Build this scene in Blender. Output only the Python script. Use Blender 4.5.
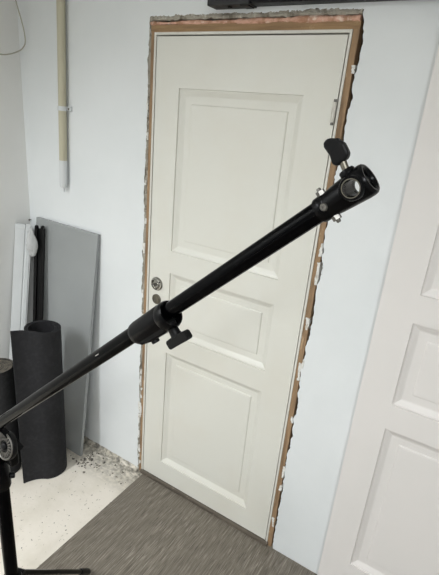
import bpy, bmesh, math, random
from mathutils import Vector, Matrix, noise
random.seed(7)
S = bpy.context.scene
C = S.collection
for o in list(bpy.data.objects):
    bpy.data.objects.remove(o)
V = Vector
PI = math.pi

# ------------------------------------------------------------------ camera
cam = bpy.data.cameras.new('camera')
cam_ob = bpy.data.objects.new('camera', cam)
C.objects.link(cam_ob)
S.camera = cam_ob
YAW, PITCH, ROLL, FPX = 0.52544, -0.35963, 0.091243, 448.99
fw = V((-math.sin(YAW) * math.cos(PITCH), math.cos(YAW) * math.cos(PITCH), math.sin(PITCH)))
r0 = V((math.cos(YAW), math.sin(YAW), 0))
u0 = r0.cross(fw)
rt = math.cos(ROLL) * r0 + math.sin(ROLL) * u0
up = -math.sin(ROLL) * r0 + math.cos(ROLL) * u0
m = Matrix((rt, up, -fw)).transposed().to_4x4()
m.translation = V((1.21803, -1.46884, 1.79512))
cam_ob.matrix_world = m
cam.sensor_fit = 'AUTO'
cam.sensor_width = 36
cam.lens = FPX * 36 / 575
cam.clip_start = 0.02

# ------------------------------------------------------------------ light
w = bpy.data.worlds.new('world')
S.world = w
w.use_nodes = True
w.node_tree.nodes['Background'].inputs[0].default_value = (0.9, 0.96, 1.0, 1)
w.node_tree.nodes['Background'].inputs[1].default_value = 0.3


def area(name, loc, sx, sy, power, col, spread=2.6):
    l = bpy.data.lights.new(name, 'AREA')
    l.shape = 'RECTANGLE'
    l.size, l.size_y, l.energy, l.color = sx, sy, power, col
    l.spread = spread
    o = bpy.data.objects.new(name, l)
    o.location = loc
    C.objects.link(o)


area('ceiling_lamp_a', (-0.40, -2.55, 2.57), 0.14, 1.5, 53, (0.95, 0.98, 1.0), 2.72)
area('ceiling_lamp_b', (1.75, -2.55, 2.57), 0.14, 1.5, 43, (0.955, 0.985, 1.0), 3.1)

S.view_settings.view_transform = 'Standard'
S.view_settings.look = 'None'
S.view_settings.gamma = 1
S.view_settings.use_curve_mapping = False
S.view_settings.exposure = 0.27


# ------------------------------------------------------------------ materials
def lin(c):
    return tuple(((v / 255) / 12.92 if v / 255 <= 0.04045 else ((v / 255 + 0.055) / 1.055) ** 2.4) for v in c) + (1,)


class Mat:
    def __init__(s, name, col, rough=0.5, metal=0.0, spec=0.5):
        s.m = bpy.data.materials.new(name)
        s.m.use_nodes = True
        s.t = s.m.node_tree
        s.b = s.t.nodes['Principled BSDF']
        s.b.inputs['Base Color'].default_value = lin(col)
        s.b.inputs['Roughness'].default_value = rough
        s.b.inputs['Metallic'].default_value = metal
        s.b.inputs['Specular IOR Level'].default_value = spec
        s.col = None
        s.base = lin(col)
        s.h = None

    def n(s, t, **k):
        x = s.t.nodes.new(t)
        for a, b in k.items():
            setattr(x, a, b)
        return x

    def noise(s, scale, detail=4, rough=.55, stretch=(1, 1, 1)):
        tc = s.n('ShaderNodeTexCoord')
        mp = s.n('ShaderNodeMapping')
        mp.inputs['Scale'].default_value = stretch
        nz = s.n('ShaderNodeTexNoise')
        nz.inputs['Scale'].default_value = scale
        nz.inputs['Detail'].default_value = detail
        nz.inputs['Roughness'].default_value = rough
        s.t.links.new(tc.outputs['Object'], mp.inputs[0])
        s.t.links.new(mp.outputs[0], nz.inputs['Vector'])
        return nz.outputs['Fac']

    def ramp(s, fac, stops):
        r = s.n('ShaderNodeValToRGB')
        e = r.color_ramp.elements
        while len(e) < len(stops):
            e.new(0.5)
        for x, (p, c) in zip(e, stops):
            x.position = p
            x.color = c if len(c) == 4 else lin(c)
        s.t.links.new(fac, r.inputs[0])
        return r.outputs[0]

    def mix(s, fac, col):
        """lay col over the present colour where fac is 1"""
        mx = s.n('ShaderNodeMix', data_type='RGBA')
        s.t.links.new(fac, mx.inputs[0])
        if s.col is None:
            mx.inputs[6].default_value = s.base
        else:
            s.t.links.new(s.col, mx.inputs[6])
        if isinstance(col, tuple):
            mx.inputs[7].default_value = lin(col)
        else:
            s.t.links.new(col, mx.inputs[7])
        s.col = mx.outputs[2]
        s.t.links.new(s.col, s.b.inputs['Base Color'])
        return s

    def spots(s, col, scale, lo, hi, amt=1.0, detail=4, stretch=(1, 1, 1)):
        f = s.ramp(s.noise(scale, detail, .6, stretch), [(lo, (0, 0, 0, 1)), (hi, (amt, amt, amt, 1))])
        return s.mix(f, col)

    def bump(s, scale, strength, dist=0.002, detail=4, stretch=(1, 1, 1)):
        b = s.n('ShaderNodeBump')
        b.inputs['Strength'].default_value = strength
        b.inputs['Distance'].default_value = dist
        s.t.links.new(s.noise(scale, detail, .55, stretch), b.inputs['Height'])
        if s.h:
            s.t.links.new(s.h, b.inputs['Normal'])
        s.h = b.outputs[0]
        s.t.links.new(s.h, s.b.inputs['Normal'])
        return s


wall_m = Mat('white_wall_paint', (224, 227, 228), .62).spots((216, 220, 221), 2.2, .4, .7, .7).bump(5, .25, .01).bump(90, .12, .002).m
left_m = Mat('left_wall_paint', (232, 232, 230), .7).spots((226, 226, 223), 2.0, .4, .7, .7).bump(70, .12, .002).m
ceil_m = Mat('ceiling_paint', (225, 225, 222), .8).bump(60, .1).m
rear_m = Mat('rear_wall_paint', (205, 205, 202), .8).spots((195, 195, 192), 2, .4, .7).m
door_m = Mat('door_paint', (217, 216, 208), .38).spots((213, 209, 198), 3.2, .45, .75, .6).bump(14, .1, .003, 3).m
lean_m = Mat('loose_door_paint', (221, 217, 214), .4).spots((215, 213, 210), 3, .45, .75, .5).bump(16, .1, .003, 3).m
strip_m = Mat('frame_paint', (214, 212, 204), .45).spots((190, 184, 172), 25, .55, .75, .6).m
wood_m = Mat('raw_jamb_wood', (152, 124, 94), .75).spots((108, 86, 64), 9, .45, .7, .9, 5, (6, 6, .6)).spots((196, 170, 138), 18, .58, .7, .7, 5, (2, 2, .8)).bump(40, .3, .002, 4, (4, 4, .5)).m
wood_h = Mat('raw_head_wood', (156, 126, 92), .75).spots((116, 90, 64), 9, .45, .7, .9, 5, (.6, 6, 6)).spots((200, 172, 138), 18, .6, .7, .6).bump(40, .3, .002, 4, (.5, 4, 4)).m
foam_m = Mat('pink_foam', (214, 170, 150), .9).spots((176, 132, 106), 28, .45, .62).spots((232, 212, 196), 40, .56, .68).bump(90, .8, .004).m
rubble_m = Mat('broken_masonry', (162, 156, 144), .95).spots((118, 110, 98), 22, .5, .66).spots((205, 200, 190), 35, .56, .68).bump(60, 1, .006).m
plaster_m = Mat('broken_plaster', (222, 221, 217), .9).spots((180, 172, 160), 45, .52, .66, .8).bump(80, .6, .003).m
cavity_m = Mat('dark_cavity', (62, 54, 46), .95).spots((110, 100, 88), 14, .5, .65).bump(30, .8, .006).m
black_m = Mat('black_gloss_tube', (3, 3, 4), .08, 0, .05).m
plast_m = Mat('black_plastic', (13, 13, 14), .42, 0, .15).bump(180, .1, .0008).m
sleeve_m = Mat('black_cast_sleeve', (6, 6, 7), .26, 0, .11).bump(160, .12, .0008).m
steel_m = Mat('zinc_steel', (118, 116, 112), .42, 1.0).spots((84, 82, 78), 70, .5, .7, .6).m
chrome_m = Mat('chrome', (158, 156, 150), .14, 1.0).bump(30, .35, .004).m
grey_metal_m = Mat('dull_metal', (112, 108, 98), .4, 1.0).m
mat_m = Mat('charcoal_mat', (38, 38, 40), .85, 0, .2).spots((48, 48, 50), 55, .45, .7, .8).spots((36, 36, 38), 9, .45, .7, .6).bump(240, .5, .0015).m
mat2_m = Mat('dark_felt', (42, 42, 43), .9, 0, .2).spots((52, 52, 53), 60, .45, .7, .8).bump(220, .5, .0015).m
felt_in = Mat('felt_end', (98, 92, 82), .95).spots((70, 66, 60), 50, .45, .65).bump(120, .6, .002).m
board_m = Mat('grey_board', (150, 153, 153), .27).spots((143, 146, 146), 3, .4, .7, .6).bump(8, .05, .003).m
board_e = Mat('grey_board_edge', (158, 160, 161), .5).spots((140, 142, 142), 20, .5, .7).m
white_pl = Mat('white_plastic', (208, 211, 212), .4).spots((198, 201, 202), 6, .45, .7, .5).m
pipe_m = Mat('beige_conduit', (188, 183, 160), .4).spots((178, 172, 148), 12, .45, .7, .6, 4, (3, 3, .5)).m
alu_m = Mat('pale_metal_trim', (200, 202, 203), .35, .6).m
cable_m = Mat('white_cable', (172, 169, 154), .5).m
rail_m = Mat('black_rail', (12, 12, 13), .4, 0, .2).bump(80, .1, .001).m
rail_in = Mat('black_rail_box', (20, 20, 22), .5).bump(60, .1, .001).m
hinge_m = Mat('painted_hinge', (206, 203, 194), .4).spots((170, 165, 155), 60, .55, .7, .6).m

bag = Mat('thin_plastic_bag', (205, 206, 206), .3)
bag.b.inputs['Transmission Weight'].default_value = .25
bag.b.inputs['IOR'].default_value = 1.2
bag.bump(45, .8, .006)
bag_m = bag.m

# concrete: cream paint, flecks, bare grey patches close to the wall foot
cn = Mat('painted_concrete', (222, 215, 204), .8)
cn.spots((203, 196, 181), 5, .42, .7, .8).spots((118, 110, 98), 55, .66, .70, .8, 3).spots((150, 142, 128), 26, .66, .71, .7, 3, (2.2, .8, 1))
tc = cn.n('ShaderNodeTexCoord')
sp = cn.n('ShaderNodeSeparateXYZ')
cn.t.links.new(tc.outputs['Object'], sp.inputs[0])
mr = cn.n('ShaderNodeMapRange')
mr.inputs['From Min'].default_value = -.20
mr.inputs['From Max'].default_value = -.02
cn.t.links.new(sp.outputs['Y'], mr.inputs['Value'])
nz = cn.ramp(cn.noise(14, 6, .62, (.8, 2.6, 1)), [(.36, (0, 0, 0, 1)), (.47, (1, 1, 1, 1))])
mu = cn.n('ShaderNodeMath', operation='MULTIPLY')
cn.t.links.new(mr.outputs[0], mu.inputs[0])
cn.t.links.new(nz, mu.inputs[1])
patch = cn.ramp(cn.noise(48, 4), [(.36, (112, 108, 100)), (.5, (150, 145, 134)), (.62, (190, 183, 168))])
cn.mix(mu.outputs[0], patch)
concrete_m = cn.bump(40, .4, .003).m

# wood-look vinyl: fine streaks that run towards the wall
vn = Mat('wood_look_vinyl', (124, 117, 106), .5)
vn.spots((96, 89, 79), 24, .42, .56, .9, 5, (9, .42, 1)).spots((164, 157, 146), 27, .54, .66, .8, 5, (9, .42, 1)).spots((108, 101, 91), 3, .45, .65, .4, 3, (2, .5, 1)).spots((72, 65, 57), 30, .56, .66, .85, 4, (9, .4, 1))
vinyl_m = vn.bump(60, .25, .001, 4, (5, .15, 1)).m
thr_m = Mat('dark_threshold', (96, 88, 78), .6).spots((70, 63, 56), 14, .45, .65, .8, 5, (.5, 4, 4)).spots((140, 130, 118), 40, .6, .7, .7).m


# ------------------------------------------------------------------ mesh helpers
def link(name, bm, mat, parent=None, smooth=None, bevel=0, recalc=True):
    if recalc:
        bmesh.ops.recalc_face_normals(bm, faces=bm.faces)
    if parent:
        bm.transform(Matrix.Translation(-V(ORIG[parent.name])))
    me = bpy.data.meshes.new(name)
    bm.to_mesh(me)
    bm.free()
    o = bpy.data.objects.new(name, me)
    C.objects.link(o)
    for q in (mat if isinstance(mat, (list, tuple)) else [mat]):
        me.materials.append(q)
    if parent:
        o.parent = parent
        ORIG[o.name] = ORIG[parent.name]
    else:
        ORIG[o.name] = (0, 0, 0)
    if smooth is not None:
        for p in me.polygons:
            p.use_smooth = True
        me.set_sharp_from_angle(angle=math.radians(smooth))
    if bevel:
        b = o.modifiers.new('bevel', 'BEVEL')
        b.width = bevel
        b.segments = 2
        b.limit_method = 'ANGLE'
        b.angle_limit = math.radians(40)
        b.harden_normals = False
    return o


ORIG = {}


def empty(name, loc):
    o = bpy.data.objects.new(name, None)
    o.location = loc
    o.empty_display_size = .05
    C.objects.link(o)
    ORIG[o.name] = tuple(loc)
    o.matrix_world = Matrix.Translation(loc)
    return o


def tag(o, label=None, cat=None, group=None, kind=None):
    if label:
        o['label'] = label
    if cat:
        o['category'] = cat
    if group:
        o['group'] = group
    if kind:
        o['kind'] = kind
    return o


def box(bm, a, b):
    x0, y0, z0 = a
    x1, y1, z1 = b
    vs = [bm.verts.new(p) for p in ((x0, y0, z0), (x1, y0, z0), (x1, y1, z0), (x0, y1, z0), (x0, y0, z1), (x1, y0, z1), (x1, y1, z1), (x0, y1, z1))]
    for f in ((0, 3, 2, 1), (4, 5, 6, 7), (0, 1, 5, 4), (1, 2, 6, 5), (2, 3, 7, 6), (3, 0, 4, 7)):
        bm.faces.new([vs[i] for i in f])
    return vs


def obox(bm, o, X, Y, Z, a, b):
    """box in the frame (o; X, Y, Z)"""
    vs = box(bm, a, b)
    for v in vs:
        c = v.co.copy()
        v.co = o + X * c.x + Y * c.y + Z * c.z
    return vs


def frame(d, hint=V((0, 0, 1))):
    d = d.normalized()
    x = hint.cross(d)
    if x.length < 1e-4:
        x = V((1, 0, 0)).cross(d)
    x.normalize()
    return x, d.cross(x), d


def lathe(bm, o, d, prof, seg=32, cap=True):
    x, y, d = frame(V(d))
    o = V(o)
    rings = []
    for t, r in prof:
        rings.append([bm.verts.new(o + d * t + (x * math.cos(2 * PI * k / seg) + y * math.sin(2 * PI * k / seg)) * max(r, 1e-5)) for k in range(seg)])
    for a, b in zip(rings, rings[1:]):
        for k in range(seg):
            bm.faces.new((a[k], a[(k + 1) % seg], b[(k + 1) % seg], b[k]))
    if cap:
        bm.faces.new(rings[0][::-1])
        bm.faces.new(rings[-1])
    return rings


def rod(bm, a, b, r, seg=24, ch=None):
    a, b = V(a), V(b)
    L = (b - a).length
    c = ch if ch is not None else min(r * .2, L * .2)
    lathe(bm, a, b - a, [(0, r - c), (c, r), (L - c, r), (L, r - c)], seg)


def tube(bm, pts, r, seg=10):
    pts = [V(p) for p in pts]
    prev = None
    for i, p in enumerate(pts):
        t = (pts[min(i + 1, len(pts) - 1)] - pts[max(i - 1, 0)]).normalized()
        if i == 0:
            x, y, _ = frame(t, V((0.3, 1, .2)))
        else:
            x = (x - t * x.dot(t)).normalized()
            y = t.cross(x)
        ring = [bm.verts.new(p + (x * math.cos(2 * PI * k / seg) + y * math.sin(2 * PI * k / seg)) * r) for k in range(seg)]
        if prev:
            for k in range(seg):
                bm.faces.new((prev[k], prev[(k + 1) % seg], ring[(k + 1) % seg], ring[k]))
        else:
            bm.faces.new(ring[::-1])
        prev = ring
    bm.faces.new(prev)


def prism(bm, poly, o, X, Y, Z, h0, h1):
    """extrude the outline poly (in X, Y) from h0 to h1 along Z"""
    a = [bm.verts.new(o + X * p[0] + Y * p[1] + Z * h0) for p in poly]
    b = [bm.verts.new(o + X * p[0] + Y * p[1] + Z * h1) for p in poly]
    n = len(poly)
    bm.faces.new(a[::-1])
    bm.faces.new(b)
    for k in range(n):
        bm.faces.new((a[k], a[(k + 1) % n], b[(k + 1) % n], b[k]))


def catmull(pts, n=8):
    pts = [V(p) for p in pts]
    P = [pts[0] * 2 - pts[1]] + pts + [pts[-1] * 2 - pts[-2]]
    out = []
    for i in range(1, len(P) - 2):
        for k in range(n):
            t = k / n
            a, b, c, d = P[i - 1:i + 3]
            out.append(.5 * ((2 * b) + (c - a) * t + (2 * a - 5 * b + 4 * c - d) * t * t + (3 * b - a - 3 * c + d) * t ** 3))
    out.append(pts[-1])
    return out


def crumb(bm, c, r, flat=1.0):
    """an irregular broken lump"""
    b2 = bmesh.ops.create_icosphere(bm, subdivisions=1, radius=1)['verts']
    sx, sy, sz = (r * random.uniform(.6, 1.4) for _ in range(3))
    rot = Matrix.Rotation(random.uniform(0, 6.28), 3, 'Z')
    for v in b2:
        q = v.co * random.uniform(.7, 1.2)
        v.co = V(c) + rot @ V((q.x * sx, q.y * sy, q.z * sz * flat))


# ------------------------------------------------------------------ room shell
XL, XR, YF, ZC = -0.807, 3.0, -4.2, 2.6
FX0, FX1, FZ1 = -0.038, 0.765, 2.122      # ragged opening around the door frame


def jag(t, seed, amp):
    return amp * (noise.noise(V((t * 9, seed, 0))) + .6 * noise.noise(V((t * 31, seed, 3))) + .45 * noise.noise(V((t * 85, seed, 7))))


def wall_back():
    bm = bmesh.new()
    n = 260
    zs = [i * FZ1 / n for i in range(n + 1)]
    ly = .07
    lx = [FX0 + jag(z, 1.3, .008) for z in zs]
    rx = [FX1 + .004 * noise.noise(V((z * 4, 2.2, 8))) + jag(z, 5.7, .0095) for z in zs]

    def strip(pa, pb):
        va = [bm.verts.new(p) for p in pa]
        vb = [bm.verts.new(p) for p in pb]
        for k in range(len(pa) - 1):
            bm.faces.new((va[k], va[k + 1], vb[k + 1], vb[k]))
        return va, vb
    _, a = strip([(XL, 0, z) for z in zs], [(x, 0, z) for x, z in zip(lx, zs)])
    _, b = strip([(XR, 0, z) for z in zs], [(x, 0, z) for x, z in zip(rx, zs)])
    nx = 120
    xs = [lx[-1] + (rx[-1] - lx[-1]) * i / nx for i in range(nx + 1)]
    tz = [FZ1 + jag(x, 9.1, .010) * min(1, 8 * min(i, nx - i) / nx) for i, x in enumerate(xs)]
    _, c = strip([(x, 0, ZC) for x in xs], [(x, 0, z) for x, z in zip(xs, tz)])
    f = [bm.verts.new(p) for p in ((XL, 0, FZ1), (lx[-1], 0, FZ1), (lx[-1], 0, ZC), (XL, 0, ZC))]
    bm.faces.new(f)
    f = [bm.verts.new(p) for p in ((rx[-1], 0, FZ1), (XR, 0, FZ1), (XR, 0, ZC), (rx[-1], 0, ZC))]
    bm.faces.new(f)
    for f in bm.faces:
        f.normal_update()
        if f.normal.y > 0:
            f.normal_flip()
    # broken reveal behind the ragged edge
    for edge in (a, b, c):
        back = [bm.verts.new(v.co + V((0, ly, 0))) for v in edge]
        for k in range(len(edge) - 1):
            q = bm.faces.new((edge[k], edge[k + 1], back[k + 1], back[k]))
            q.material_index = 1
    bmesh.ops.remove_doubles(bm, verts=bm.verts, dist=1e-5)
    o = link('wall_back', bm, [wall_m, rubble_m], recalc=False)
    tag(o, 'white painted wall around the panelled door', 'wall', kind='structure')
    # masonry seen in the gap behind the frame
    bm = bmesh.new()
    box(bm, (FX0 - .06, ly, 0), (FX1 + .06, ly + .05, FZ1 + .06))
    link('masonry_core', bm, cavity_m, o)
    return o


wall_back()


def quad_wall(name, pts, mat, label, cat):
    bm = bmesh.new()
    bm.faces.new([bm.verts.new(p) for p in pts])
    return tag(link(name, bm, mat, recalc=False), label, cat, kind='structure')


quad_wall('wall_left', [(XL, YF, 0), (XL, 0, 0), (XL, 0, ZC), (XL, YF, ZC)], left_m, 'plain off-white wall left of the corner', 'wall')
quad_wall('wall_right', [(XR, 0, 0), (XR, YF, 0), (XR, YF, ZC), (XR, 0, ZC)], rear_m, 'plain off-white wall at the right end of the room', 'wall')
quad_wall('wall_front', [(XR, YF, 0), (XL, YF, 0), (XL, YF, ZC), (XR, YF, ZC)], rear_m, 'plain off-white wall behind the viewer', 'wall')
quad_wall('ceiling', [(XL, YF, ZC), (XL, 0, ZC), (XR, 0, ZC), (XR, YF, ZC)], ceil_m, 'white ceiling', 'ceiling')
quad_wall('floor', [(XL, .08, 0), (XL, YF, 0), (XR, YF, 0), (XR, .08, 0)], concrete_m, 'cream painted concrete floor with dark flecks', 'floor')
bm = bmesh.new()
box(bm, (0.008, YF, 0.0003), (XR, -0.004, 0.003))
tag(link('floor_vinyl', bm, vinyl_m), 'grey-brown wood-look vinyl sheet in front of the door', 'floor', kind='structure')


# ------------------------------------------------------------------ panelled doors
def panelled_leaf(x0, z0, x1, z1, yf, th, px, pz, frame_name, mat, panel_mat, parent=None):
    """stile-and-rail frame with sunk mouldings, each raised panel a mesh of its own; the front faces -y at yf"""
    bm = bmesh.new()
    zc = [z0]
    for a, b in pz:
        zc += [a, b]
    zc.append(z1)
    xc = [x0, px[0], px[1], x1]
    dep = .0165

    def q(p):
        return bm.faces.new([bm.verts.new(v) for v in p])
    for i in range(3):
        for k in range(len(zc) - 1):
            if i == 1 and k % 2 == 1:
                continue
            q([(xc[i], yf, zc[k]), (xc[i + 1], yf, zc[k]), (xc[i + 1], yf, zc[k + 1]), (xc[i], yf, zc[k + 1])])
    prof = [(0, 0), (.001, .006), (.006, .0070), (.013, .0105), (.022, .0155), (.026, dep), (.031, dep)]
    for a, b in pz:
        for (i0, d0), (i1, d1) in zip(prof, prof[1:]):
            A = [(px[0] + i0, a + i0), (px[1] - i0, a + i0), (px[1] - i0, b - i0), (px[0] + i0, b - i0)]
            B = [(px[0] + i1, a + i1), (px[1] - i1, a + i1), (px[1] - i1, b - i1), (px[0] + i1, b - i1)]
            for k in range(4):
                l = (k + 1) % 4
                q([(A[k][0], yf + d0, A[k][1]), (A[l][0], yf + d0, A[l][1]), (B[l][0], yf + d1, B[l][1]), (B[k][0], yf + d1, B[k][1])])
    # edges and back
    q([(x0, yf, z0), (x0, yf, z1), (x0, yf + th, z1), (x0, yf + th, z0)])
    q([(x1, yf, z0), (x1, yf + th, z0), (x1, yf + th, z1), (x1, yf, z1)])
    q([(x0, yf, z1), (x1, yf, z1), (x1, yf + th, z1), (x0, yf + th, z1)])
    q([(x0, yf, z0), (x0, yf + th, z0), (x1, yf + th, z0), (x1, yf, z0)])
    q([(x0, yf + th, z0), (x0, yf + th, z1), (x1, yf + th, z1), (x1, yf + th, z0)])
    bmesh.ops.remove_doubles(bm, verts=bm.verts, dist=1e-5)
    fr = link(frame_name, bm, mat, parent)
    root = parent or fr
    for a, b in pz:
        bm = bmesh.new()
        pp = [(.0312, dep + .006), (.0312, dep), (.052, dep), (.053, dep - .003), (.056, dep - .0045), (.066, dep - .005)]
        for (i0, d0), (i1, d1) in zip(pp, pp[1:]):
            A = [(px[0] + i0, a + i0), (px[1] - i0, a + i0), (px[1] - i0, b - i0), (px[0] + i0, b - i0)]
            B = [(px[0] + i1, a + i1), (px[1] - i1, a + i1), (px[1] - i1, b - i1), (px[0] + i1, b - i1)]
            for k in range(4):
                l = (k + 1) % 4
                bm.faces.new([bm.verts.new(v) for v in ((A[k][0], yf + d0, A[k][1]), (A[l][0], yf + d0, A[l][1]), (B[l][0], yf + d1, B[l][1]), (B[k][0], yf + d1, B[k][1]))])
        i0 = pp[-1][0]
        y = yf + pp[-1][1]
        bm.faces.new([bm.verts.new(v) for v in ((px[0] + i0, y, a + i0), (px[1] - i0, y, a + i0), (px[1] - i0, y, b - i0), (px[0] + i0, y, b - i0))])
        i0 = pp[0][0]
        y = yf + pp[0][1]
        bm.faces.new([bm.verts.new(v) for v in ((px[0] + i0, y, a + i0), (px[0] + i0, y, b - i0), (px[1] - i0, y, b - i0), (px[1] - i0, y, a + i0))])
        bmesh.ops.remove_doubles(bm, verts=bm.verts, dist=1e-5)
        link('panel', bm, panel_mat, root)
    return fr


door = panelled_leaf(0.0015, .022, .7255, 2.058, .001, .04, (.113, .612), ((.136, .765), (.862, 1.153), (1.252, 1.886)), 'door_1', door_m, door_m)
tag(door, 'white three-panel door closed in its raw frame', 'door', kind='structure')
# chrome rose with the stub of a spindle
bm = bmesh.new()
lathe(bm, (.046, .001, 1.087), (0, -1, 0), [(0, .031), (.004, .031), (.008, .028), (.009, .022), (.0075, .0205), (.0085, .019), (.012, .015), (.0125, .010)], 40)
ros = link('handle_rose', bm, chrome_m, door, 35)
bm = bmesh.new()
rod(bm, (.046, -.011, 1.087), (.046, -.019, 1.087), .0075, 20)
box(bm, (.042, -.024, 1.083), (.050, -.0185, 1.091))
link('spindle', bm, steel_m, ros, 35)
for a in (0, 2.1, 4.2):
    bm = bmesh.new()
    c = V((.046 + .0235 * math.cos(a + .6), -.0079, 1.087 + .0235 * math.sin(a + .6)))
    rod(bm, c, c + V((0, -.0022, 0)), .0032, 12)
    link('screw', bm, plast_m, ros, 35)
bm = bmesh.new()
lathe(bm, (.047, .001, 1.014), (0, -1, 0), [(0, .0235), (.004, .0235), (.0065, .021), (.0065, .018), (.009, .0165), (.010, .010)], 36)
key = link('keyhole_cover', bm, grey_metal_m, door, 35)
bm = bmesh.new()
box(bm, (.0455, -.0105, 1.006), (.0485, -.008, 1.021))
link('cover_tab', bm, chrome_m, key)
# hinge
bm = bmesh.new()
rod(bm, (.722, -.007, 1.812), (.722, -.007, 1.872), .0065, 16)
hg = link('hinge', bm, hinge_m, door, 35)
tag(hg, 'pale metal hinge')
bm = bmesh.new()
rod(bm, (.722, -.007, 1.872), (.722, -.007, 1.880), .0045, 12)
rod(bm, (.722, -.007, 1.804), (.722, -.007, 1.812), .0045, 12)
link('hinge_pin', bm, steel_m, hg, 35)

# frame: white rebate strip, bare wood jambs, foam and broken masonry
fr = tag(empty('trim_1', (.363, 0, 0)), 'raw brown door frame with its casing missing, around the closed door', 'door frame', kind='structure')


def rough_bar(bm, p0, p1, n, sec, amp, seed):
    """bar from p0 to p1 whose section (four offsets) wanders a little"""
    p0, p1 = V(p0), V(p1)
    prev = None
    for i in range(n + 1):
        p = p0.lerp(p1, i / n)
        ring = []
        for j, s in enumerate(sec):
            dlt = V((jag(i * .02, seed + j * 2.3, amp), jag(i * .02, seed + j * 3.1 + 9, amp), jag(i * .02, seed + j * 1.7 + 20, amp)))
            ring.append(bm.verts.new(p + V(s) + dlt))
        if prev:
            for k in range(len(sec)):
                l = (k + 1) % len(sec)
                bm.faces.new((prev[k], prev[l], ring[l], ring[k]))
        else:
            bm.faces.new(ring[::-1])
        prev = ring
    bm.faces.new(prev)


for nm, a, b, mt in (('rebate_strip', (-.0105, -.002, 0), (-.0015, .06, 2.0715), strip_m), ('rebate_strip', (.7295, -.002, 0), (.7375, .06, 2.0715), strip_m), ('rebate_strip', (-.0015, -.002, 2.0625), (.7295, .06, 2.0715), strip_m)):
    bm = bmesh.new()
    box(bm, a, b)
    link(nm, bm, mt, fr, bevel=.001)
bm = bmesh.new()
rough_bar(bm, (-.019, 0, .0), (-.019, 0, 2.095), 140, [(-.008, .001, 0), (.0085, .001, 0), (.0085, .065, 0), (-.008, .065, 0)], .0012, 3)
link('jamb', bm, wood_m, fr)
bm = bmesh.new()
rough_bar(bm, (.748, 0, .0), (.748, 0, 2.095), 140, [(-.0105, .001, 0), (.0095, .001, 0), (.0095, .065, 0), (-.0105, .065, 0)], .0012, 13)
link('jamb', bm, wood_m, fr)
bm = bmesh.new()
rough_bar(bm, (-.0275, 0, 2.0835), (.758, 0, 2.0835), 80, [(0, .0, -.012), (0, .0, .0115), (0, .065, .0115), (0, .065, -.012)], .0008, 23)
link('head_jamb', bm, wood_h, fr)
# foam bead over the head
bm = bmesh.new()
prev = None
nb = 150
for i in range(nb + 1):
    x = -.03 + .785 * i / nb
    rr = .0088 + jag(x, 31, .0040) + (.001 if x > .34 else -.002)
    zc = 2.1005 + jag(x * .5, 37, .002)
    ring = [bm.verts.new((x, .010 + 1.6 * rr * math.sin(a) - .002, zc + rr * math.cos(a))) for a in [2 * PI * k / 10 for k in range(10)]]
    if prev:
        for k in range(10):
            bm.faces.new((prev[k], prev[(k + 1) % 10], ring[(k + 1) % 10], ring[k]))
    else:
        bm.faces.new(ring)
    prev = ring
bm.faces.new(prev[::-1])
tag(link('foam_bead', bm, foam_m, fr, 60), 'pink insulating foam along the top')
# broken masonry rim over the foam and down the left side
bm = bmesh.new()
rough_bar(bm, (-.034, 0, 2.116), (.758, 0, 2.116), 170, [(0, -.002, -.0062), (0, -.004, .001), (0, .001, .0105), (0, .05, .011), (0, .05, -.009)], .0042, 41)
link('masonry_edge', bm, rubble_m, fr)
bm = bmesh.new()
rough_bar(bm, (-.034, 0, .02), (-.034, 0, 2.112), 240, [(-.006, .002, 0), (-.001, -.001, 0), (.0055, .004, 0), (.006, .05, 0), (-.008, .05, 0)], .0036, 51)
link('masonry_edge', bm, rubble_m, fr)
# white plaster splinters left along the right jamb
for i in range(11):
    z = random.uniform(.05, 2.0)
    bm = bmesh.new()
    hgt = random.uniform(.02, .085)
    xx = .7575 + random.uniform(-.006, .004)
    rough_bar(bm, (xx, .001, z), (xx + random.uniform(-.006, .006), .001, z + hgt), 9, [(-.0045, -.0035, 0), (.0045, -.003, 0), (.006, .02, 0), (-.004, .02, 0)], .0045, 60 + i)
    link('plaster_splinter', bm, plaster_m, fr)
for i in range(30):
    z = random.uniform(.05, 2.05) if i < 16 else random.uniform(.03, .95)
    bm = bmesh.new()
    xx = (-.033 if i < 16 else -.0255) + random.uniform(-.005, .004)
    rough_bar(bm, (xx, .001, z), (xx + random.uniform(-.003, .003), .001, z + random.uniform(.012, .05)), 5, [(-.0035, -.004, 0), (.0035, -.003, 0), (.005, .02, 0), (-.004, .02, 0)], .003, 160 + i)
    link('plaster_splinter', bm, plaster_m, fr)

bm = bmesh.new()
box(bm, (-.012, -.012, .0), (.742, .05, .021))
th = tag(link('trim_2', bm, thr_m, bevel=.003), 'dark worn threshold strip under the closed door', 'threshold', kind='structure')

# cement fillet at the foot of the wall, left of the door
bm = bmesh.new()
rough_bar(bm, (XL, 0, 0), (-.03, 0, 0), 120, [(0, -.020, .0), (0, -.010, .008), (0, .002, .018), (0, .002, 0)], .0035, 71)
tag(link('baseboard_back', bm, concrete_m), 'rough cement fillet where wall meets concrete floor', 'wall foot', kind='structure')

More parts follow.
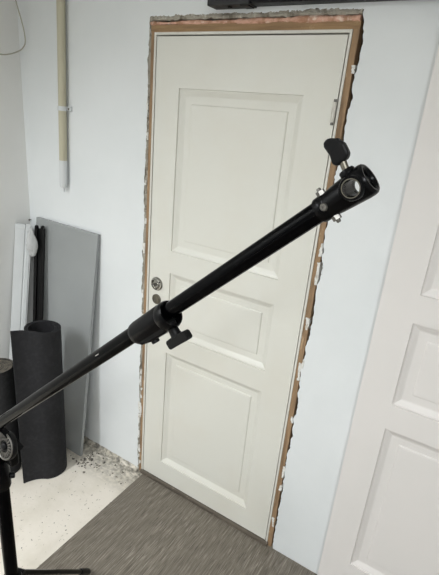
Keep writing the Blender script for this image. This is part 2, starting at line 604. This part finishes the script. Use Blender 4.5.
# loose chips of paint and concrete
bm = bmesh.new()
for i in range(150):
    a = random.random()
    x = -.46 + abs(random.gauss(0, .1)) if a < .7 else random.uniform(-.42, -.01)
    y = -.10 - random.gauss(0, .035) if a < .7 else random.uniform(-.13, -.02)
    if x > -.005 or y > -.02:
        continue
    if math.hypot(x + .41, y + .26) < .115 or (x < -.325 and y > -.14):
        continue
    r = random.uniform(.0015, .006)
    crumb(bm, (x, y, r * .35), r, .5)
for i in range(60):
    x, y = random.uniform(-.42, -.02), random.uniform(-.75, -.1)
    if math.hypot(x + .41, y + .26) < .115 or (x < -.3 and y > -.45):
        continue
    r = random.uniform(.001, .003)
    crumb(bm, (x, y, r * .3), r, .5)
for i in range(70):
    x, y = random.gauss(-.315, .04), random.gauss(-.115, .035)
    r = random.uniform(.003, .008)
    if y > -.02 or x < -.41 or (x < -.325 and y > -.14) or math.hypot(x + .41, y + .26) < .115:
        continue
    crumb(bm, (x, y, r * .35), r, .5)
chip_m = Mat('chips', (120, 115, 106), .9).spots((72, 68, 62), 40, .45, .55).spots((196, 190, 178), 55, .55, .62).m
tag(link('floor_debris', bm, chip_m), 'grey chips and crumbs of concrete scattered by the wall foot', 'debris', kind='stuff')

# ------------------------------------------------------------------ loose door against the wall
ld = tag(empty('door_leaf', (1.35, -.025, 0)), 'white panelled door leaf stood loose against the wall, right of the closed door', 'door')
panelled_leaf(.989, .004, 1.714, 2.105, -.046, .042, (1.099, 1.604), ((.200, .851), (.947, 1.250), (1.343, 1.98)), 'stile_frame', lean_m, lean_m, ld)

# ------------------------------------------------------------------ rail above the door
rr = tag(empty('wall_rail', (.6, 0, 2.15)), 'black rail fixed to the wall above the door', 'rail')
bm = bmesh.new()
box(bm, (.262, -.05, 2.1385), (1.25, -.001, 2.26))
link('rail_body', bm, rail_m, rr, bevel=.003)
bm = bmesh.new()
box(bm, (.256, -.060, 2.1345), (.413, -.002, 2.27))
e = link('end_housing', bm, rail_in, rr, bevel=.003)
bm = bmesh.new()
rod(bm, (.33, -.035, 2.131), (.33, -.035, 2.136), .008, 14)
link('screw', bm, rail_m, e, 35)
bm = bmesh.new()
box(bm, (.380, -.056, 2.1315), (.408, -.012, 2.136)) 
link('clip', bm, rail_m, e)

# ------------------------------------------------------------------ conduit on the wall
pc = tag(empty('conduit_pipe', (-.519, -.0225, 1.41)), 'beige conduit pipe with white end sleeve running down the wall by the corner', 'pipe')
PA = V((-.516, -.0225, 1.41))
PD = V((.032, 0, 1)).normalized()
bm = bmesh.new()
rod(bm, PA + PD * .138, PA + PD * 1.187, .0175, 28, .0005)
link('pipe', bm, pipe_m, pc, 40)
bm = bmesh.new()
lathe(bm, PA + PD * .142, -PD, [(0, .0165), (.0, .0188), (.10, .0188), (.118, .0172), (.124, .014)], 28)
link('end_sleeve', bm, white_pl, pc, 40)
bm = bmesh.new()
rod(bm, PA + PD * -.002 + V((.004, 0, 0)), PA + PD * .022 + V((.004, 0, 0)), .0045, 12)
link('drain_tip', bm, white_pl, pc, 40)
bm = bmesh.new()
q = PA + PD * .356
lathe(bm, q, PD, [(0, .0178), (.0, .0220), (.019, .0220), (.019, .0178)], 28, False)
obox(bm, q, V((1, 0, 0)), V((0, 1, 0)), V((0, 0, 1)), (.015, .010, 0), (.040, .022, .019))
cl = link('pipe_clip', bm, white_pl, pc, 40)
bm = bmesh.new()
rod(bm, q + V((.030, .011, .0095)), q + V((.030, .007, .0095)), .0045, 12)
link('screw', bm, grey_metal_m, cl, 35)

# nail over the corner
bm = bmesh.new()
lathe(bm, (-.80, -.0005, 1.218), (0, -1, 0), [(0, .0022), (.010, .0022), (.010, .0045), (.0125, .0045), (.0135, .003)], 14)
tag(link('nail', bm, steel_m, None, 35), 'small nail stuck in the wall above the white channel', 'nail')

# hanging cable, top left
bm = bmesh.new()
tube(bm, catmull([(-.75, -.075, 2.42), (-.745, -.060, 2.28), (-.74, -.052, 2.192), (-.74, -.030, 2.120), (-.74, -.019, 2.073), (-.74, -.0175, 2.036), (-.74, -.030, 2.014), (-.74, -.050, 1.998), (-.74, -.098, 1.978), (-.74, -.150, 1.970), (-.74, -.25, 1.975), (-.75, -.36, 2.02), (-.78, -.44, 2.12), (-.80, -.46, 2.3)], 7), .0028, 8)
tag(link('cable', bm, cable_m, None, 60), 'thin pale cable hanging in a loop by the corner', 'cable')


# ------------------------------------------------------------------ boards in the corner
def slab(name, c4, th, mats, label):
    """board whose front face is c4 (tl, tr, br, bl); thickness goes back"""
    tl, tr, br, bl = [V(p) for p in c4]
    nrm = (tr - tl).cross(bl - tl).normalized()
    if nrm.y < 0:
        nrm = -nrm
    root = tag(empty(name, (bl + br) / 2), label, 'board')
    bm = bmesh.new()
    f = [bm.verts.new(p) for p in (tl, tr, br, bl)]
    k = [bm.verts.new(V(p) + nrm * th) for p in (tl, tr, br, bl)]
    bm.faces.new(f)
    bm.faces.new(k[::-1])
    for i in range(4):
        j = (i + 1) % 4
        bm.faces.new((f[i], k[i], k[j], f[j]))
    link('board_face', bm, mats[0], root, bevel=.0008)
    # edge banding on the right edge
    bm = bmesh.new()
    e = (tr - tl).normalized()
    a, b = tr + e * .0002, br + e * .0002
    v = [bm.verts.new(p) for p in (a, b, b + nrm * th, a + nrm * th, a + e * .001, b + e * .001, b + nrm * th + e * .001, a + nrm * th + e * .001)]
    for q in ((0, 1, 2, 3), (4, 7, 6, 5), (0, 4, 5, 1), (1, 5, 6, 2), (2, 6, 7, 3), (3, 7, 4, 0)):
        bm.faces.new([v[i] for i in q])
    link('edge_band', bm, mats[1], root)
    return root


slab('grey_board', [(-.732, -.0195, 1.247), (-.298, -.0195, 1.243), (-.346, -.118, 0.002), (-.770, -.118, .006)], .016, (board_m, board_m), 'tall grey board leaning against the wall behind the rolled charcoal mat')


# ------------------------------------------------------------------ white channel and black channel leaning in the corner
def lean_frame(top, bot, wdir):
    t, b = V(top), V(bot)
    Z = (t - b).normalized()
    X = V(wdir)
    X = (X - Z * X.dot(Z)).normalized()
    Y = Z.cross(X)          # points away from the viewer
    return b, X, Y, Z, (t - b).length


b, X, Y, Z, L = lean_frame((-.757, -.082, 1.190), (-.715, -.272, .012), (.62, .78, 0))
if Y.dot(V((-.8, .6, 0))) < 0:
    Y = -Y
wc = tag(empty('white_channel', b), 'tall white channel profile leaning in the corner beside the black rail profile', 'channel')
prof = [(-.036, 0), (.008, 0), (.010, .004), (.016, .004), (.018, -.001), (.034, -.001), (.036, .002), (.036, .030), (-.036, .030)]
bm = bmesh.new()
prism(bm, prof, b, X, Y, Z, 0, L)
link('channel_body', bm, white_pl, wc, bevel=.0008)
bm = bmesh.new()
obox(bm, b, X, Y, Z, (-.037, -.004, L), (.012, .031, L + .022))
link('end_cap', bm, white_pl, wc, bevel=.003)
bm = bmesh.new()
obox(bm, b, X, Y, Z, (.014, -.006, L - .012), (.037, .020, L + .026))
link('clip', bm, white_pl, wc, bevel=.003)
bm = bmesh.new()
obox(bm, b, X, Y, Z, (.0365, -.003, 0), (.0415, .026, L - .004))
link('side_trim', bm, alu_m, wc, bevel=.0006)

b, X, Y, Z, L = lean_frame((-.660, -.060, 1.206), (-.612, -.205, .004), (.8, .6, 0))
if Y.dot(V((-.6, .8, 0))) < 0:
    Y = -Y
bc = tag(empty('black_profile', b), 'slim black slotted profile leaning between the white channel and the grey board', 'profile')
bm = bmesh.new()
prism(bm, [(-.024, 0), (-.010, 0), (-.008, .012), (.006, .012), (.008, 0), (.024, 0), (.024, .022), (-.024, .022)], b, X, Y, Z, 0, L)
link('profile_body', bm, rail_m, bc, bevel=.001)
for sx in (-.015, .014):
    bm = bmesh.new()
    lathe(bm, b + X * sx + Y * .008 + Z * (L - .002), Z, [(0, .0085), (.006, .010), (.014, .009), (.018, .004)], 16)
    link('end_plug', bm, plast_m, bc, 40)

# crumpled plastic bag hung over the channel
bm = bmesh.new()
cb = V((-.656, -.112, 1.146))
vs = bmesh.ops.create_icosphere(bm, subdivisions=4, radius=1)['verts']
rx, dx = V((.59, .81, 0)), V((.81, -.59, 0))
for v in vs:
    q = v.co.copy()
    s = .35 + .65 * max(0, min(1, (1.05 - q.z) / 1.2)) ** .8
    k = 1 + .16 * noise.noise(q * 2.1) + .10 * noise.noise(q * 5.3 + V((4, 1, 2)))
    v.co = cb + rx * (q.x * .026 * s * k + .006 * (1 - q.z) * .3) + dx * (q.y * .014 * s * k) + V((0, 0, q.z * .072 * k))
tag(link('plastic_bag', bm, bag_m, None, 40), 'small crumpled grey plastic bag hanging between the white channel and black profile', 'bag')


# ------------------------------------------------------------------ rolled mats
def sheet(bm, path, th, ztop, mi=0, z0=.001, nz=14):
    """upright sheet of thickness th along the plan path; ztop(s) gives its height"""
    n = len(path)
    L = [0]
    for a, c in zip(path, path[1:]):
        L.append(L[-1] + (c - a).length)
    rows = []
    for i, p in enumerate(path):
        t = (path[min(i + 1, n - 1)] - path[max(i - 1, 0)]).normalized()
        nr = V((-t.y, t.x))
        zt = ztop(L[i] / L[-1])
        rows.append([[bm.verts.new((p.x + nr.x * s * th / 2, p.y + nr.y * s * th / 2, z0 + (zt - z0) * k / nz)) for k in range(nz + 1)] for s in (-1, 1)])
    for a, c in zip(rows, rows[1:]):
        for k in range(nz):
            bm.faces.new((a[0][k], c[0][k], c[0][k + 1], a[0][k + 1]))
            bm.faces.new((a[1][k], a[1][k + 1], c[1][k + 1], c[1][k]))
        f = bm.faces.new((a[0][nz], c[0][nz], c[1][nz], a[1][nz]))
        f.material_index = mi
        bm.faces.new((a[0][0], a[1][0], c[1][0], c[0][0]))
    for r in (rows[0], rows[-1]):
        for k in range(nz):
            bm.faces.new((r[0][k], r[0][k + 1], r[1][k + 1], r[1][k]))


Rv, Tv = V((.59, .807)), V((.81, -.587))       # across the view and towards the viewer, on the floor
p_flap = V((-.423, -.414))
ctr = p_flap + Rv * .130 - Tv * .079
path = []
for i in range(14):                               # free flap, very slightly hollow
    s = i / 14
    path.append(p_flap + Rv * (.124 * s) + Tv * (.006 * s - .014 * math.sin(PI * s)))
a0 = math.atan2(Tv.y, Tv.x)
turns, N = 2.35, 110
for i in range(N + 1):
    th = 2 * PI * turns * i / N
    r = .0815 - .0098 * turns * i / N
    a = a0 + th
    path.append(ctr + V((math.cos(a), math.sin(a))) * r)
bm = bmesh.new()
sheet(bm, path, .008, lambda s: .850 - .030 * min(1, s / .16) - .004 * s + .003 * math.sin(s * 19))
mr_ = link('rolled_mat', bm, mat_m, None, 40)
tag(mr_, 'tall charcoal rubber mat rolled up with a loose flap, standing before the grey board', 'mat')

c2 = V((-.584, -.397))
path = []
for i in range(161):
    th = 2 * PI * 7 * i / 160
    r = .076 - .0098 * 7 * i / 160
    path.append(c2 + V((math.cos(1.2 + th), math.sin(1.2 + th))) * r)
bm = bmesh.new()
sheet(bm, path, .0085, lambda s: .604 + .002 * math.sin(s * 40), 1)
m2 = link('rolled_felt', bm, [mat2_m, felt_in], None, 40)
tag(m2, 'shorter tight dark roll with brownish end, left of the tall charcoal mat', 'mat')

# ------------------------------------------------------------------ boom stand
E0 = V((.3958, -.9849, 1.1073))
D = V((.74183, -.04416, .66913)).normalized()
N0 = (V((0, -1, 0)) - D * V((0, -1, 0)).dot(D)).normalized()    # sideways, towards the viewer
M0 = D.cross(N0)
if M0.z < 0:
    M0 = -M0                                                      # up, square to the boom
P0 = V((.353, -.972, 0))


def at(t, n=0, m_=0):
    return E0 + D * t + N0 * n + M0 * m_


st = tag(empty('boom_stand', (P0.x, P0.y, 0)), 'black tripod stand with long telescopic boom arm reaching across the closed door', 'stand')
# pole
bm = bmesh.new()
rod(bm, P0 + V((0, 0, .10)), P0 + V((0, 0, .99)), .0172, 32)
pole = link('pole', bm, black_m, st, 40)
bm = bmesh.new()
lathe(bm, P0 + V((0, 0, .885)), (0, 0, 1), [(0, .0170), (0, .0205), (.006, .0225), (.055, .0225), (.062, .0205), (.085, .0185), (.085, .01)], 32)
col = link('pole_collar', bm, sleeve_m, st, 40)
bm = bmesh.new()
kd = V((.62, .78, 0)).normalized()
rod(bm, P0 + V((0, 0, .915)) + kd * .019, P0 + V((0, 0, .915)) + kd * .032, .0075, 16)
link('locking_knob', bm, plast_m, col, 40)
# tripod: hub, three legs with rubber feet
bm = bmesh.new()
lathe(bm, P0 + V((0, 0, .516)), (0, 0, 1), [(0, .0175), (0, .024), (.008, .0265), (.040, .0265), (.048, .024), (.048, .0175)], 32)
hub = link('leg_hub', bm, plast_m, st, 40)
foot = V((.195, -.559, .012)) - V((P0.x, P0.y, 0))
for k in range(3):
    R3 = Matrix.Rotation(2 * PI * k / 3, 3, 'Z')
    f = P0 + R3 @ foot
    out = (R3 @ V((foot.x, foot.y, 0))).normalized()
    h = P0 + out * .032 + V((0, 0, .538))
    bm = bmesh.new()
    dv = (f - h).normalized()
    Lg = (f - h).length
    rod(bm, h, f - dv * .03, .0088, 18)
    lg = link('leg', bm, black_m, st, 40)
    bm = bmesh.new()
    lathe(bm, f - dv * .11, dv, [(0, .0092), (0, .0115), (.01, .0120), (.095, .0122), (.104, .0105), (.106, .004)], 18)
    link('rubber_foot', bm, plast_m, lg, 40)
    bm = bmesh.new()
    rod(bm, f - dv * .135 + V((0, 0, .008)), f - dv * .135 + V((0, 0, .013)), .004, 12)
    link('rivet', bm, steel_m, lg, 40)
    bm = bmesh.new()
    sd = V((0, 0, 1)).cross(out)
    rod(bm, h - sd * .013, h + sd * .013, .011, 18)
    link('leg_joint', bm, plast_m, lg, 40)

# pivot head on the pole
dh = V((D.x, D.y, 0)).normalized()
pn = V((dh.y, -dh.x, 0))                                          # pivot axis, towards the viewer
if pn.y > 0:
    pn = -pn
pc0 = V((.3899, -.9760, 1.0326))
pn = (V((-.05, -.97, .24))).normalized()
bm = bmesh.new()
obox(bm, P0 + V((0, 0, .965)), V((1, 0, 0)), V((0, 1, 0)), V((0, 0, 1)), (-.030, .004, 0), (.045, .026, .070))
pv = link('pivot_block', bm, sleeve_m, st, bevel=.005)
bm = bmesh.new()
lathe(bm, pc0 - pn * .012, pn, [(0, .026), (0, .033), (.003, .0345), (.011, .0345), (.0125, .033), (.0125, .005)], 44)
dk = link('clutch_disc', bm, plast_m, st, 40)


def torus(bm, o, d, R, r, seg=44, s2=8):
    x, y, d = frame(V(d))
    rings = []
    for k in range(seg):
        a = 2 * PI * k / seg
        e = x * math.cos(a) + y * math.sin(a)
        rings.append([bm.verts.new(o + e * (R + r * math.cos(2 * PI * j / s2)) + d * (r * math.sin(2 * PI * j / s2))) for j in range(s2)])
    for k in range(seg):
        A, B = rings[k], rings[(k + 1) % seg]
        for j in range(s2):
            bm.faces.new((A[j], B[j], B[(j + 1) % s2], A[(j + 1) % s2]))


bm = bmesh.new()
torus(bm, pc0 + pn * .0008, pn, .0305, .0024)
tag(link('clutch_ring', bm, steel_m, dk, 60), 'bright metal ring')
bm = bmesh.new()
for k in range(20):
    a = 2 * PI * k / 20
    x, y, _ = frame(pn)
    e = x * math.cos(a) + y * math.sin(a)
    s = pn.cross(e)
    obox(bm, pc0 + pn * .0002, e, s, pn, (.015, -.0016, 0), (.026, .0016, .0022))
link('clutch_teeth', bm, steel_m, dk)
bm = bmesh.new()
lathe(bm, pc0, pn, [(0, .010), (.003, .010), (.006, .0075), (.007, .003)], 24)
link('pivot_bolt', bm, plast_m, dk, 40)
# boom clamp over the pivot, with a wing knob on top
bm = bmesh.new()
lathe(bm, at(-.060), D, [(0, .0128), (0, .0165), (.004, .018), (.040, .018), (.044, .0165), (.044, .0128)], 32)
pa_ = pc0 - pn * .020
pb_ = at(-.040, -.004, -.004)
lz = (pb_ - pa_).normalized()
lx = (D - lz * D.dot(lz)).normalized()
obox(bm, pa_, lx, lz.cross(lx), lz, (-.020, -.007, -.020), (.016, .007, (pb_ - pa_).length))
bcl = link('boom_clamp', bm, sleeve_m, st, 40)
bm = bmesh.new()
rod(bm, at(-.022, .0, .012), at(-.022, .0, .030), .006, 16)
obox(bm, at(-.018, .0, .037), D, N0, M0, (-.020, -.005, -.010), (.022, .005, .010))
link('clamp_knob', bm, plast_m, bcl, 40, bevel=.002)

# boom: outer tube, sleeve clamp, inner tube
bm = bmesh.new()
rod(bm, at(-.34), at(.60), .0124, 40, .001)
link('boom_outer_tube', bm, black_m, st, 40)
bm = bmesh.new()
rod(bm, at(.59), at(.935), .0112, 40, .001)
link('boom_inner_tube', bm, black_m, st, 40)
bm = bmesh.new()
lathe(bm, at(.566, 0, -.0020), D, [(0, .0128), (0, .0155), (.003, .0172), (.010, .0180), (.068, .0184), (.072, .0172), (.072, .012)], 44)
slv = link('sleeve_clamp', bm, sleeve_m, st, 38)
bm = bmesh.new()
lathe(bm, at(.6340, 0, -.0045), D, [(0, .0165), (0, .0190), (.003, .0205), (.014, .0205), (.0175, .0190), (.0175, .0165), (.0105, .0150), (.0105, .006)], 44)
link('front_collar', bm, sleeve_m, slv, 38)
sc = bpy.data.objects['boom_outer_tube']
bm = bmesh.new()
so = at(.470)
obox(bm, so + (N0 * .95 + M0 * .3).normalized() * .0122, D, N0.cross(D), (N0 * .95 + M0 * .3).normalized(), (-.005, -.0004, 0), (.005, .0004, .0005))
tag(link('paint_chip', bm, strip_m, sc), 'pale scratch in the black paint')
# clamping lug under the sleeve
bm = bmesh.new()
prism(bm, [(.002, -.004), (.076, -.004), (.077, -.0185), (.072, -.0225), (.062, -.0245), (.030, -.0240), (.010, -.0210), (.002, -.015)], at(.566), D, M0, N0, -.010, .012)
link('clamp_lug', bm, sleeve_m, slv, bevel=.003)
bm = bmesh.new()
rod(bm, at(.597, .002, -.018), at(.597, .002, -.0285), .0062, 18)
link('lug_bolt', bm, plast_m, slv, 40)
kb = at(.6405, .002, -.0155)
bm = bmesh.new()
lathe(bm, kb, -M0, [(0, .0085), (.006, .0085), (.008, .0072), (.017, .0080), (.020, .0090)], 24)
tk = link('t_knob', bm, plast_m, slv, 40)
bm = bmesh.new()
ko = kb - M0 * .0255
prism(bm, [(-.0215, -.0045), (-.019, -.0068), (-.006, -.0066), (.006, -.0066), (.019, -.0068), (.0215, -.0045), (.0215, .0045), (.019, .0068), (.006, .0080), (-.006, .0080), (-.019, .0068), (-.0215, .0045)], ko, D, M0, N0, -.0062, .0062)
link('knob_grip', bm, plast_m, tk, bevel=.002)

# ------------------------------------------------------------------ boom head: spigot holder with cross hole
HN, HM = N0, M0                                                   # cross hole axis towards the viewer; up
bm = bmesh.new()
lathe(bm, at(.9085), D, [(0, .0112), (0, .0126), (.0015, .0134), (.0085, .0134), (.010, .0126), (.013, .0128), (.022, .0142), (.030, .0148), (.040, .0156), (.050, .0164), (.0555, .0164), (.0585, .0158), (.0600, .0144), (.0600, .0124), (.0585, .0108), (.0560, .0098), (.020, .0094), (.018, .002)], 56)
head = link('spigot_head', bm, sleeve_m, st, 38)
hc = at(.9535)
bm = bmesh.new()
lathe(bm, hc - HN * .0185, HN, [(0, .0086), (0, .0112), (.0012, .0120), (.0360, .0120), (.0372, .0112), (.0372, .0086)], 44, True)
boss = link('hole_boss', bm, sleeve_m, head, 38)
cut_bm = bmesh.new()
lathe(cut_bm, hc - HN * .05, HN, [(0, .0081), (.1, .0081)], 44)
cut_me = bpy.data.meshes.new('bore')
bmesh.ops.recalc_face_normals(cut_bm, faces=cut_bm.faces)
cut_bm.transform(Matrix.Translation(-V(ORIG[head.name])))
cut_bm.to_mesh(cut_me)
cut_bm.free()
cut_ob = bpy.data.objects.new('bore', cut_me)
C.objects.link(cut_ob)
cut_ob.matrix_world = Matrix.Translation(V(ORIG[head.name]))
bpy.context.view_layer.update()
for ob in (head, boss):
    md = ob.modifiers.new('bore', 'BOOLEAN')
    md.operation = 'DIFFERENCE'
    md.object = cut_ob
    md.solver = 'EXACT'
    dg = bpy.context.evaluated_depsgraph_get()
    me2 = bpy.data.meshes.new_from_object(ob.evaluated_get(dg))
    ob.modifiers.clear()
    ob.data = me2
    for p in me2.polygons:
        p.use_smooth = True
    me2.set_sharp_from_angle(angle=math.radians(38))
bpy.data.objects.remove(cut_ob)
bm = bmesh.new()
lathe(bm, hc + HN * .0182, HN, [(0, .0083), (.0008, .0083), (.0008, .0092), (0, .0092)], 44, False)
link('hole_rim', bm, grey_metal_m, boss, 40)

# collar bolts
def nut(o, d, r=.0048):
    bm = bmesh.new()
    lathe(bm, o, d, [(0, r * 1.25), (.001, r * 1.25), (.001, r), (.0045, r), (.0050, r * .9)], 6)
    n_ = link('collar_nut', bm, steel_m, head)
    bm = bmesh.new()
    lathe(bm, o + V(d).normalized() * .004, d, [(0, r * .5), (.003, r * .5), (.004, r * .35)], 14)
    link('bolt_end', bm, steel_m, n_, 40)


nut(at(.9195, 0, .0122), M0)
nut(at(.9205, 0, -.0122), -M0)
bm = bmesh.new()
lathe(bm, at(.9200, .0126, 0), N0, [(0, .0042), (.0012, .0042), (.0024, .0032), (.0024, .0014), (.0014, .0012)], 18)
link('collar_screw', bm, steel_m, head, 40)

# wing knob on top of the head
kx = at(.9525, 0, .0140)
bm = bmesh.new()
lathe(bm, kx, HM, [(0, .0078), (.004, .0078), (.0055, .0068), (.006, .004)], 28)
kbs = link('knob_boss', bm, sleeve_m, head, 40)
KD = (M0 + D * .12).normalized()
bm = bmesh.new()
rod(bm, kx + HM * .004, kx + KD * .014, .0036, 18)
wk = link('knob_stem', bm, grey_metal_m, head, 40)
KX = (D - KD * D.dot(KD)).normalized()
KY = KD.cross(KX)
ko = kx + KD * .0118
bm = bmesh.new()
wing = [(-.0048, 0), (.0062, .0018), (.0096, .0060), (.0093, .0160), (.0052, .0235), (-.0030, .0282), (-.0086, .0268), (-.0100, .0225), (-.0082, .0130), (-.0094, .0034)]
prism(bm, wing, ko, KX, KD, KY, -.0046, .0046)
link('wing_grip', bm, plast_m, wk, bevel=.0022)
